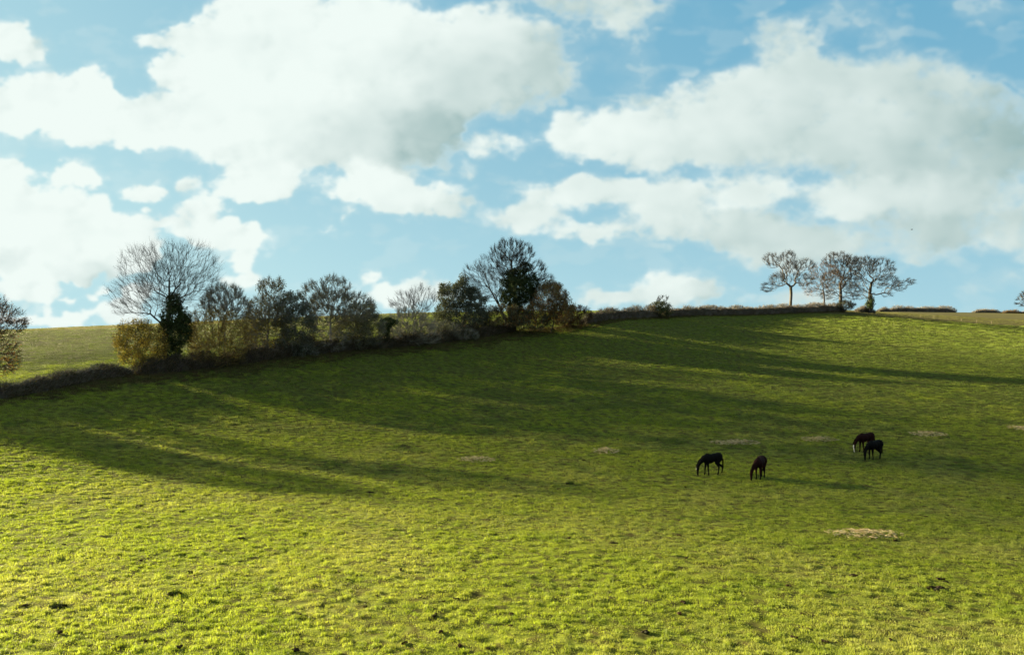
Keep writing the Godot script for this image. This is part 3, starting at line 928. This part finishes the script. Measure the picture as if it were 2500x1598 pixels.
func build_hedges() -> void:
	var brown := [Vector3(0.07, 0.058, 0.045), Vector3(0.14, 0.12, 0.095), Vector3(0.22, 0.195, 0.165)]
	var purple := [Vector3(0.095, 0.082, 0.072), Vector3(0.15, 0.13, 0.11), Vector3(0.17, 0.155, 0.13)]
	var lf := [Vector3(0.04, 0.05, 0.025), Vector3(0.10, 0.07, 0.035)]
	hedge("clipped brown leafless hedge below the yellow shrub", [[-420, 70], [-150, 72], [0, 74], [120, 79], [220, 84], [320, 89]], 1.7, 1.0, 61, 190, 0.6, brown, lf, 0.35, 0.35)
	hedge("low ragged dark hedge bottom running under the hedgerow trees", [[330, 89.5], [420, 93], [560, 98], [700, 104], [830, 109.5], [950, 114.5], [1090, 121], [1250, 130]], 1.9, 2.4, 62, 170, 0.8, [brown[0] * 0.8, brown[0], brown[1]], lf, 0.5, 0.9)
	hedge("long neatly clipped hedge along the hilltop beside the brown-leaved clump", [[1425, 136], [1520, 144], [1610, 152]], 2.05, 1.5, 63, 170, 0.6, purple, lf, 0.35, 0.5)
	hedge("long neatly clipped hedge on the crest in front of the pale oak", [[1618, 153], [1700, 160], [1800, 169], [1900, 178], [1990, 185], [2062, 190]], 2.05, 1.5, 64, 150, 0.6, purple, lf, 0.35, 0.5)
	hedge("short clipped hedge piece between the two thick oaks", [[2092, 191], [2136, 193]], 1.7, 1.4, 65, 150, 0.6, purple, lf, 0.3, 0.2)
	hedge("small rounded hedge piece beyond the wide oak", [[2146, 250], [2176, 252]], 1.5, 1.4, 66, 120, 0.6, purple, lf, 0.3, 0.3)
	hedge("far dark hedge with a domed top behind the brown field", [[2172, 272], [2220, 275], [2280, 278], [2336, 281]], 2.0, 1.8, 67, 110, 0.8, purple, lf, 0.2, 0.5)
	hedge("farthest short hedge with a see-through gap at its foot", [[2380, 296], [2445, 299]], 1.4, 1.6, 68, 110, 0.8, purple, lf, 0.2, 0.3)
	hedge("low brown bushes at the far end of the brown field", [[2450, 300], [2480, 302], [2560, 304]], 1.2, 1.8, 69, 110, 0.7, [Vector3(0.09, 0.06, 0.03), Vector3(0.11, 0.075, 0.04)], [Vector3(0.12, 0.08, 0.04)], 0.5, 0.9)
	plant({seed = 71, name = "ivy_mound", category = "shrub", label = "domed ivy mound with two thin stems sticking out of the hilltop hedge", x = 1612, depth = 151.5,
		trunk = [[1612, 750], [1613, 738]], n = 60, shell = 0.5, balance = 0.3, twigs = 3, twig = 0.5, rise = 0.6, lobes = [[1612, 730, 7, 9], [1624, 728, 8, 8], [1606, 735, 5, 4]],
		ivy = [[1612, 748, 26, 14], [1612, 762, 27, 14]], ivy_density = 30.0, ivy_cols = [Vector3(0.05, 0.06, 0.028), Vector3(0.07, 0.08, 0.04), Vector3(0.035, 0.045, 0.022)]})

# ---------------------------------------------------------------- rough margin under the hedges
func tussock(seed_at: int, count: int, tall: float) -> ArrayMesh:
	var rng := RandomNumberGenerator.new()
	rng.seed = seed_at
	var s := Shape.new()
	for k in count:
		var p := soft(rng) * 0.28
		p.y = -0.04
		var lean := Vector3(rng.randf_range(-1, 1), 0, rng.randf_range(-1, 1))
		var h := tall * rng.randf_range(0.4, 1.1)
		var side := Vector3(rng.randf_range(-1, 1), 0, rng.randf_range(-1, 1)).normalized() * 0.009
		var mid := p + (Vector3.UP + lean * 0.35).normalized() * h * 0.6
		var tip := mid + (Vector3.UP * 0.35 + lean).normalized() * h * 0.55
		var f := rng.randf_range(0.6, 1.4)
		s.quad(p - side, mid - side, mid + side, p + side, Color(f, f, f))
		s.tri(mid - side, tip, mid + side, Color(f, f, f))
	return s.mesh()

func build_margin() -> void:
	var rng := RandomNumberGenerator.new()
	rng.seed = 202
	var bufs: Array[PackedFloat32Array] = [PackedFloat32Array(), PackedFloat32Array(), PackedFloat32Array()]
	var path := [[-420, 70, 2.5], [-100, 72.5, 3.0], [120, 79, 4.0], [320, 89, 5.0], [560, 98, 5.5], [830, 109.5, 4.5], [1000, 117, 5.0], [1090, 121, 5.5], [1250, 129, 4.5], [1420, 133.5, 2.0], [1520, 142.5, 0.8], [1700, 158.5, 0.7], [1900, 176.5, 0.6], [2060, 188.5, 0.6]]
	var cols := [Vector3(0.085, 0.07, 0.03), Vector3(0.06, 0.065, 0.025), Vector3(0.11, 0.085, 0.045), Vector3(0.05, 0.06, 0.02), Vector3(0.075, 0.045, 0.03)]
	for k in path.size() - 1:
		var a := stand(path[k][0], path[k][1])
		var b := stand(path[k + 1][0], path[k + 1][1])
		var along := (b - a)
		along.y = 0
		var len := along.length()
		along /= len
		var down := Vector3(-along.z, 0, along.x)
		for q in int(len * 0.5 * (path[k][2] + path[k + 1][2] + 2.0) * 7.0):
			var u := rng.randf()
			var w := lerpf(path[k][2], path[k + 1][2], u) * (1.0 + 0.5 * bump_a.get_noise_2d(a.x + len * u, a.z))
			var t := rng.randf_range(-1.2, w)
			var p := a.lerp(b, u) + down * t
			p.y = ground_height(p.x, p.z)
			var c: Vector3 = cols[rng.randi() % cols.size()]
			c = c.lerp(cols[int(absf(bump_a.get_noise_2d(p.x * 0.6, p.z * 0.6)) * 9.9) % 5], 0.6)
			var s := rng.randf_range(0.6, 1.5) * lerpf(0.95, 0.4, clampf(t / maxf(w, 0.1), 0.0, 1.0))
			put(bufs[rng.randi() % 3], Basis(Vector3.UP, rng.randf() * TAU).scaled(Vector3(1.3, s, 1.3)), p, c)
	for k in 3:
		stuff("rough_grass", tussock(300 + k, 34, 0.42), mat.rough, bufs[k], "rough brown uncut grass along the foot of the hedges", "rough grass")

# ---------------------------------------------------------------- hay, mounds, posts, bird
func build_litter() -> void:
	var straw := [Vector3(0.46, 0.38, 0.22), Vector3(0.37, 0.30, 0.16), Vector3(0.55, 0.47, 0.30), Vector3(0.22, 0.155, 0.08)]
	var hays := [
		[1163, 1124, 48, 1.4, 0.10, "flat strewn hay patch lying alone, away from the horses"],
		[1480, 1104, 36, 1.2, 0.24, "hay patch heaped into a small pointed pile"],
		[1795, 1083, 62, 1.2, 0.06, "long thin line of hay uphill of the black horse with the star"],
		[2002, 1075, 46, 1.2, 0.09, "thin hay patch beside the chestnut horse's head"],
		[2268, 1062, 46, 1.2, 0.10, "thin hay patch behind the rumps of the paired horses"],
		[2492, 1047, 30, 1.2, 0.08, "last small hay patch of the row along the slope"],
		[2110, 1307, 92, 1.5, 0.13, "largest hay heap, piled in bright sun on the flat grass"]]
	for i in hays.size():
		var d: Array = hays[i]
		var rng := RandomNumberGenerator.new()
		rng.seed = 400 + i
		var c := on_ground(d[0], d[1])
		var rx: float = d[2] * -c.z / FOCAL
		var t := thing("hay_patch", d[5], "hay", c, "hay fed out on the pasture")
		var s := Shape.new()
		for k in int(420 + rx * rx * 200.0):
			var g := rng.randf() * TAU
			var r := pow(rng.randf(), 0.7)
			var p := Vector3(cos(g) * r * rx, 0, sin(g) * r * d[3] * 0.8)
			var clump := bump_b.get_noise_2d(c.x + p.x * 1.5, c.z + p.z * 1.5)
			if clump < -0.12 and r > 0.3:
				continue
			p.y = ground_height(c.x + p.x, c.z + p.z) - c.y + 0.09 + d[4] * exp(-(p.x * p.x) / (rx * rx * 0.12) - p.z * p.z * 2.5) * rng.randf_range(0.3, 1.3) + rng.randf() * 0.07
			var w := Vector3(rng.randf_range(-1, 1), rng.randf_range(-0.25, 0.35), rng.randf_range(-1, 1)).normalized() * rng.randf_range(0.1, 0.3)
			s.spike(p - w * 0.5, p + w * 0.5, rng.randf_range(0.008, 0.016), tint(straw[rng.randi() % 4], rng, 0.25))
		part("straws", s.mesh(), mat.straw, t).set_meta("kind", "stuff")
	# lumps of dark soil and dung
	var lumps := [
		[140, 1482, 0.34, "grassy dark tussock with a lump of soil beside it"], [62, 1480, 0.16, "small dark lump next to the grassy dark tussock"],
		[716, 1590, 0.22, "dark clod of soil at the foot of the field, below the tussock row"], [902, 1203, 0.30, "dark molehill on the slope below the flat hay patch"],
		[1392, 1182, 0.34, "dark pointed molehill downhill of the heaped hay pile"], [1425, 1124, 0.22, "small dark lump close to the heaped hay pile"],
		[1497, 1327, 0.24, "dark clod alone in the sunny grass between hay heap and slope"], [1511, 1420, 0.18, "round dark dropping in the sunny lower grass"],
		[2292, 1440, 0.42, "wide flat patch of bare black soil in the sunny grass"], [2085, 1406, 0.26, "dark clod downhill of the largest hay heap"],
		[2150, 1463, 0.18, "small dark dropping below the clod and the black soil patch"], [1246, 1532, 0.12, "nearly round black dropping with pale straw beside it"],
		[590, 1318, 0.2, "dark clod on the bright lower slope"], [428, 1455, 0.3, "ragged low tussock of dark grass"], [934, 1463, 0.12, "tiny dark dropping between tussock and round dropping"],
		[155, 1329, 0.12, "small dark lump high on the sunny lower slope"], [463, 1336, 0.12, "small dark dropping beside the clod on the lower slope"], [1577, 1546, 0.2, "thin dark smear of soil in the brightest grass"]]
	for i in lumps.size():
		var d: Array = lumps[i]
		var rng := RandomNumberGenerator.new()
		rng.seed = 500 + i
		var c := on_ground(d[0], d[1])
		var t := thing("soil_lump", d[3], "soil lump", c, "dark lumps on the grass")
		var s := Shape.new()
		var r: float = d[2] * 0.75
		for k in 9:
			var p := soft(rng) * r
			var q := rng.randf_range(0.22, 0.42) * r
			ellipsoid(s, Vector3(p.x, 0.03 + q * 0.2, p.z * 0.6), Vector3(q * 1.3, minf(q * 0.7, 0.09), q), tint(Vector3(0.022, 0.018, 0.012), rng, 0.4), rng)
		part("clod", s.mesh(), mat.ground, t)
		if i == 0 or i == 13 or r > 0.25 and i < 6:
			var f := Shape.new()
			for k in 160:
				var p := soft(rng) * r * 1.2
				p.y = 0.0
				f.spike(p, p + Vector3(rng.randf_range(-0.1, 0.1), rng.randf_range(0.12, 0.3), rng.randf_range(-0.1, 0.1)), 0.008, tint(Vector3(0.06, 0.10, 0.015), rng, 0.3))
			part("grass_tuft", f.mesh(), mat.grass, t)
	# droppings strewn over the lower pasture
	var drops: Array[Node3D] = []
	var dice := RandomNumberGenerator.new()
	dice.seed = 808
	for i in 90:
		var c := on_ground(dice.randf_range(10, 2490), 1150.0 + 440.0 * pow(dice.randf(), 0.8))
		var label := "little dark dropping strewn on the sunny lower pasture"
		var t: Node3D
		if i < 4:
			t = thing("dropping", label, "dropping", c, "small droppings strewn over the pasture")
			var s := Shape.new()
			for k in 6:
				var p := soft(dice) * 0.09
				ellipsoid(s, Vector3(p.x * 1.6, 0.05, p.z), Vector3(0.055, 0.045, 0.045), tint(Vector3(0.025, 0.019, 0.012), dice, 0.4), dice)
			part("clod", s.mesh(), mat.ground, t)
			drops.append(t)
		else:
			t = drops[i % 4].duplicate()
			t.name = numbered("dropping")
			add_child(t)
			t.position = c
		t.rotation.y = dice.randf() * TAU
		t.scale = Vector3.ONE * dice.randf_range(0.4, 0.95)
	# stakes on the strip by the brown field
	var stakes := [[2249, 774, "weathered stake nearest the wide oak"], [2281, 776.5, "second weathered stake from the wide oak"], [2348, 783, "weathered stake midway along the grass strip"], [2385, 787, "fourth weathered stake from the wide oak"], [2422, 790, "weathered stake farthest from the wide oak"]]
	for d in stakes:
		var c := on_ground(d[0], d[1])
		var t := thing("fence_stake", d[2] + ", beside the brown field", "stake", c, "stakes on the grass strip")
		var s := Shape.new()
		s.tube(Vector3(0, -0.2, 0), Vector3(0.03, 0.62, 0), 0.05, 0.045, 6, Color(0.13, 0.115, 0.085))
		s.tube(Vector3(0.03, 0.62, 0), Vector3(0.03, 0.67, 0), 0.045, 0.008, 6, Color(0.13, 0.115, 0.085))
		part("stake", s.mesh(), mat.bark, t)
	# wheel ruts
	for side in 2:
		var s := Shape.new()
		var prev := []
		for k in 61:
			var px := lerpf(2095.0, 2500.0, k / 60.0)
			var py := lerpf(769.0, 802.0, k / 60.0) - 3.0 * sin(PI * k / 60.0) + side * lerpf(1.0, 5.0, sin(PI * k / 60.0))
			var c := on_ground(px, py)
			var n := Vector3(0.12, 0, 0.99)
			var now := []
			for e in [-0.32, 0.0, 0.32]:
				var p: Vector3 = c + n * e
				p.y = ground_height(p.x, p.z) + 0.13
				now.append(p)
			if k > 0:
				for e in 2:
					s.quad(prev[e], now[e], now[e + 1], prev[e + 1], Color(0.05, 0.042, 0.02))
			prev = now
		structure("wheel_track", s.mesh(), mat.ground).name = numbered("wheel_track")
	# a bird far off against the cloud
	var at := point(2227, 560, 240.0)
	var bird := thing("bird", "tiny dark bird flying against the grey cloud", "bird", at)
	var s := Shape.new()
	ellipsoid(s, Vector3.ZERO, Vector3(0.26, 0.09, 0.09), Color(0.02, 0.02, 0.02), null)
	part("body", s.mesh(), mat.bark, bird)
	for w in [-1.0, 1.0]:
		var q := Shape.new()
		q.quad(Vector3(0.12, 0.03, 0), Vector3(0.06, 0.16, 0.3 * w), Vector3(-0.10, 0.16, 0.3 * w), Vector3(-0.12, 0.03, 0), Color(0.02, 0.02, 0.02))
		q.tri(Vector3(0.06, 0.16, 0.3 * w), Vector3(-0.12, 0.08, 0.62 * w), Vector3(-0.10, 0.16, 0.3 * w), Color(0.02, 0.02, 0.02))
		part("wing", q.mesh(), mat.bark, bird)

# ---------------------------------------------------------------- horses
func skin(bones: Array, cell: float, paint: Callable) -> ArrayMesh:
	# smooth union of tapered capsules, meshed as surface nets
	var lo := Vector3(1e9, 1e9, 1e9)
	var hi := -lo
	for b in bones:
		for e in 2:
			var r: Vector3 = Vector3.ONE * (b[2 + e] + 0.09)
			lo = lo.min(b[e] - r)
			hi = hi.max(b[e] + r)
	var nx := int((hi.x - lo.x) / cell) + 2
	var ny := int((hi.y - lo.y) / cell) + 2
	var nz := int((hi.z - lo.z) / cell) + 2
	var f := PackedFloat32Array()
	f.resize(nx * ny * nz)
	f.fill(9.0)
	var k := 0.05
	for b in bones:
		var a: Vector3 = b[0]
		var w: Vector3 = b[1] - a
		var ra: float = b[2]
		var dr: float = b[3] - ra
		var ww := maxf(w.length_squared(), 1e-6)
		var m := maxf(b[2], b[3]) + 0.16
		var p0 := (a.min(b[1]) - Vector3.ONE * m - lo) / cell
		var p1 := (a.max(b[1]) + Vector3.ONE * m - lo) / cell
		for iz in range(maxi(int(p0.z), 0), mini(int(p1.z) + 1, nz)):
			for iy in range(maxi(int(p0.y), 0), mini(int(p1.y) + 1, ny)):
				for ix in range(maxi(int(p0.x), 0), mini(int(p1.x) + 1, nx)):
					var p := lo + Vector3(ix, iy, iz) * cell - a
					var t := clampf(p.dot(w) / ww, 0.0, 1.0)
					var d := (p - w * t).length() - ra - dr * t
					var q := (iz * ny + iy) * nx + ix
					var o := f[q]
					var h := maxf(k - absf(o - d), 0.0) / k
					f[q] = minf(o, d) - h * h * k * 0.25
	var at := {}
	var v := PackedVector3Array()
	var n := PackedVector3Array()
	var c := PackedColorArray()
	var idx := PackedInt32Array()
	var corner := [0, 1, nx, nx + 1, nx * ny, nx * ny + 1, nx * ny + nx, nx * ny + nx + 1]
	for iz in nz - 1:
		for iy in ny - 1:
			for ix in nx - 1:
				var q := (iz * ny + iy) * nx + ix
				var inside := 0
				for e in 8:
					if f[q + corner[e]] < 0.0:
						inside += 1
				if inside == 0 or inside == 8:
					continue
				var sum := Vector3.ZERO
				var cuts := 0
				for e in 8:
					for bit in 3:
						var o := e | (1 << bit)
						if o == e:
							continue
						var fa := f[q + corner[e]]
						var fb := f[q + corner[o]]
						if (fa < 0.0) == (fb < 0.0):
							continue
						var t := fa / (fa - fb)
						var pa := Vector3(e & 1, (e >> 1) & 1, e >> 2)
						var pb := Vector3(o & 1, (o >> 1) & 1, o >> 2)
						sum += pa.lerp(pb, t)
						cuts += 1
				at[q] = v.size()
				var p := lo + (Vector3(ix, iy, iz) + sum / cuts) * cell
				v.append(p)
				var g := Vector3.ZERO
				for e in 8:
					g += Vector3((e & 1) * 2 - 1, ((e >> 1) & 1) * 2 - 1, (e >> 2) * 2 - 1) * f[q + corner[e]]
				n.append(g.normalized())
				c.append(paint.call(p))
	var sx := [1, nx, nx * ny]
	for q in at.keys():
		for ax in 3:
			var s1: int = sx[(ax + 1) % 3]
			var s2: int = sx[(ax + 2) % 3]
			var fa := f[q]
			var fb := f[q + sx[ax]]
			if (fa < 0.0) == (fb < 0.0) or not (at.has(q - s1) and at.has(q - s2) and at.has(q - s1 - s2)):
				continue
			var p0: int = at[q]
			var p1: int = at[q - s1]
			var p2: int = at[q - s1 - s2]
			var p3: int = at[q - s2]
			if fa < 0.0:
				idx.append_array([p0, p2, p1, p0, p3, p2])
			else:
				idx.append_array([p0, p1, p2, p0, p2, p3])
	var arr := []
	arr.resize(Mesh.ARRAY_MAX)
	arr[Mesh.ARRAY_VERTEX] = v
	arr[Mesh.ARRAY_NORMAL] = n
	arr[Mesh.ARRAY_COLOR] = c
	arr[Mesh.ARRAY_INDEX] = idx
	var m := ArrayMesh.new()
	m.add_surface_from_arrays(Mesh.PRIMITIVE_TRIANGLES, arr)
	return m

func horse(d: Dictionary) -> void:
	var rng := RandomNumberGenerator.new()
	rng.seed = d.seed
	var foot := on_ground(d.x, d.y)
	var t := thing("horse", d.label, "horse", foot, "horses grazing on the pasture")
	t.rotation.y = deg_to_rad(d.turn)
	t.scale = Vector3.ONE * d.get("size", 1.0)
	var hs: float = d.get("head_side", 0.0)
	var withers := Vector3(0.36, 1.46, 0)
	var neck := Vector3(0.90, 1.02, hs * 0.45)
	var poll := Vector3(1.14, 0.68, hs * 0.8)
	var cheek := Vector3(1.17, 0.48, hs * 0.95)
	var nose := Vector3(1.16, 0.10, hs)
	var bones := [
		[Vector3(-0.58, 1.34, 0.07), Vector3(-0.58, 1.34, -0.07), 0.27, 0.27], [Vector3(-0.58, 1.34, 0), Vector3(-0.20, 1.26, 0), 0.27, 0.29],
		[Vector3(-0.20, 1.26, 0), Vector3(0.14, 1.17, 0), 0.29, 0.33], [Vector3(0.14, 1.17, 0), Vector3(0.42, 1.16, 0), 0.33, 0.30],
		[Vector3(0.10, 1.40, 0), withers, 0.12, 0.12], [withers, Vector3(0.62, 1.30, hs * 0.1), 0.12, 0.13],
		[Vector3(0.42, 1.22, 0), Vector3(0.62, 1.18, hs * 0.1), 0.28, 0.24], [Vector3(0.62, 1.22, hs * 0.1), neck, 0.22, 0.155], [neck, poll, 0.155, 0.105],
		[poll, cheek, 0.10, 0.115], [cheek, nose, 0.105, 0.058], [nose, nose + Vector3(-0.01, -0.04, 0), 0.062, 0.055],
		[poll + Vector3(0.03, 0.04, 0.06), poll + Vector3(0.10, 0.17, 0.09), 0.03, 0.012], [poll + Vector3(0.03, 0.04, -0.06), poll + Vector3(0.10, 0.17, -0.09), 0.03, 0.012]]
	var front: Array = d.front
	var hind: Array = d.hind
	for s in 2:
		var z := 0.15 if s == 0 else -0.15
		var fx: float = front[s]
		var hx: float = hind[s]
		bones.append_array([
			[Vector3(0.48, 1.10, z), Vector3(0.40, 0.86, z), 0.16, 0.105], [Vector3(0.40, 0.86, z), Vector3(lerpf(0.40, fx, 0.55), 0.47, z), 0.095, 0.06],
			[Vector3(lerpf(0.40, fx, 0.55), 0.47, z), Vector3(fx - 0.03, 0.14, z), 0.055, 0.042], [Vector3(fx - 0.03, 0.14, z), Vector3(fx + 0.02, 0.045, z), 0.045, 0.06],
			[Vector3(-0.58, 1.22, z), Vector3(-0.46 + (hx + 0.72) * 0.35, 0.86, z * 1.1), 0.23, 0.14],
			[Vector3(-0.46 + (hx + 0.72) * 0.35, 0.86, z * 1.1), Vector3(hx - 0.10, 0.53, z), 0.125, 0.065],
			[Vector3(hx - 0.10, 0.53, z), Vector3(hx - 0.04, 0.15, z), 0.06, 0.043], [Vector3(hx - 0.04, 0.15, z), Vector3(hx + 0.01, 0.045, z), 0.046, 0.06]])
	var coat: Vector3 = d.coat
	var points: Vector3 = d.points
	var mark: String = d.mark
	var sock: float = d.get("sock", 9.0)
	var paint := func(p: Vector3) -> Color:
		var c := coat.lerp(points, smoothstep(0.55, 0.3, p.y) if p.x < 0.85 else 0.0)
		c = c.lerp(points, smoothstep(0.22, 0.1, p.y) * 0.7)
		if p.x > 1.18 and absf(p.z - hs * 0.9) < (0.04 if mark == "blaze" else 0.022):
			if mark == "blaze" and p.y < 0.62 and p.y > 0.03:
				c = Vector3(0.75, 0.72, 0.66)
			if mark == "star" and p.y > 0.46 and p.y < 0.54:
				c = Vector3(0.7, 0.68, 0.62)
		if p.x > sock and p.y < 0.14 and p.x < 0.8 and p.z < 0.0:
			c = Vector3(0.6, 0.56, 0.5)
		return Color(c.x, c.y, c.z)
	part("body", skin(bones, 0.042, paint), mat.coat, t)
	var tail := Shape.new()
	for k in 110:
		var a := Vector3(-0.83, 1.36, 0) + soft(rng) * 0.05
		var b := Vector3(-0.95, 1.02, 0) + soft(rng) * 0.06
		var e := Vector3(-0.93, rng.randf_range(0.38, 0.6), 0) + soft(rng) * 0.09
		var col := tint(points * 0.8, rng, 0.3)
		tail.tube(a, b, 0.012, 0.012, 3, col)
		tail.spike(b, e, 0.013, col)
	part("tail", tail.mesh(), mat.coat, t)
	var mane := Shape.new()
	for k in 150:
		var u := rng.randf()
		var a := withers.lerp(neck + Vector3(0.1, 0.12, 0), u * 2.0) if u < 0.5 else (neck + Vector3(0.1, 0.12, 0)).lerp(poll + Vector3(0.08, 0.06, 0), u * 2.0 - 1.0)
		a += Vector3(0.02, 0.04, 0)
		mane.spike(a, a + Vector3(rng.randf_range(-0.06, 0.06), -rng.randf_range(0.12, 0.26), 0.12 + rng.randf_range(-0.05, 0.05)), 0.012, tint(points * 0.8, rng, 0.3))
	part("mane", mane.mesh(), mat.coat, t)

func build_horses() -> void:
	var black := Vector3(0.006, 0.0052, 0.0055)
	horse({seed = 601, x = 1738, y = 1157, turn = 198.0, label = "black horse with a white star grazing beside the brown horse facing us", coat = black, points = black, mark = "star", front = [0.50, 0.36], hind = [-0.92, -0.42]})
	horse({seed = 602, x = 1856, y = 1170, turn = -122.0, label = "brown horse seen from the front, head lowered to one side", coat = Vector3(0.014, 0.0068, 0.0042), points = Vector3(0.006, 0.0045, 0.004), mark = "none", front = [0.40, 0.48], hind = [-0.95, -0.55], head_side = 0.3})
	horse({seed = 603, x = 2114, y = 1103, turn = 200.0, label = "dark chestnut horse with a broad white blaze behind the plain black horse", coat = Vector3(0.012, 0.0050, 0.0042), points = Vector3(0.012, 0.005, 0.004), mark = "blaze", front = [0.48, 0.34], hind = [-0.85, -0.55], size = 1.0})
	horse({seed = 604, x = 2136, y = 1122, turn = 208.0, label = "plain black horse grazing in front of the chestnut horse", coat = black * 0.85, points = black * 0.85, mark = "none", front = [0.46, 0.40], hind = [-0.82, -0.45], size = 0.97})

# ---------------------------------------------------------------- unseen cloud, shaped so that its shadow darkens the slope
func build_shade_cloud() -> void:
	var rng := RandomNumberGenerator.new()
	rng.seed = 900
	var to_sun := sun_towards()
	var across := Vector3(-to_sun.z, 0, to_sun.x).normalized()
	var rise := to_sun.cross(across).normalized()
	var at := Vector3(40, 4, -82) + to_sun * 1200.0
	var t := thing("cloud", "unseen ragged cloud in front of the low sun, shaped to shade the slope", "cloud", at)
	var s := Shape.new()
	# three billows: where each one's shadow lands, its spread across and up, and how many puffs of vapour it has
	for d in [[Vector3(35, 3, -70), 15.0, 12.3, 900], [Vector3(62, 12, -109), 20.0, 13.0, 640], [Vector3(29, 1, -45), 12.0, 12.0, 330]]:
		var c: Vector3 = d[0] - Vector3(40, 4, -82)
		for k in d[3]:
			var p := c + across * rng.randfn(0.0, d[1]) + rise * rng.randfn(0.0, d[2]) + to_sun * rng.randfn(0.0, 16.0)
			var r := rng.randf_range(0.7, 1.5)
			ellipsoid(s, p, Vector3(r, r * 0.8, r), Color(0.8, 0.8, 0.8), rng)
	part("vapour", s.mesh(), mat.ground, t)
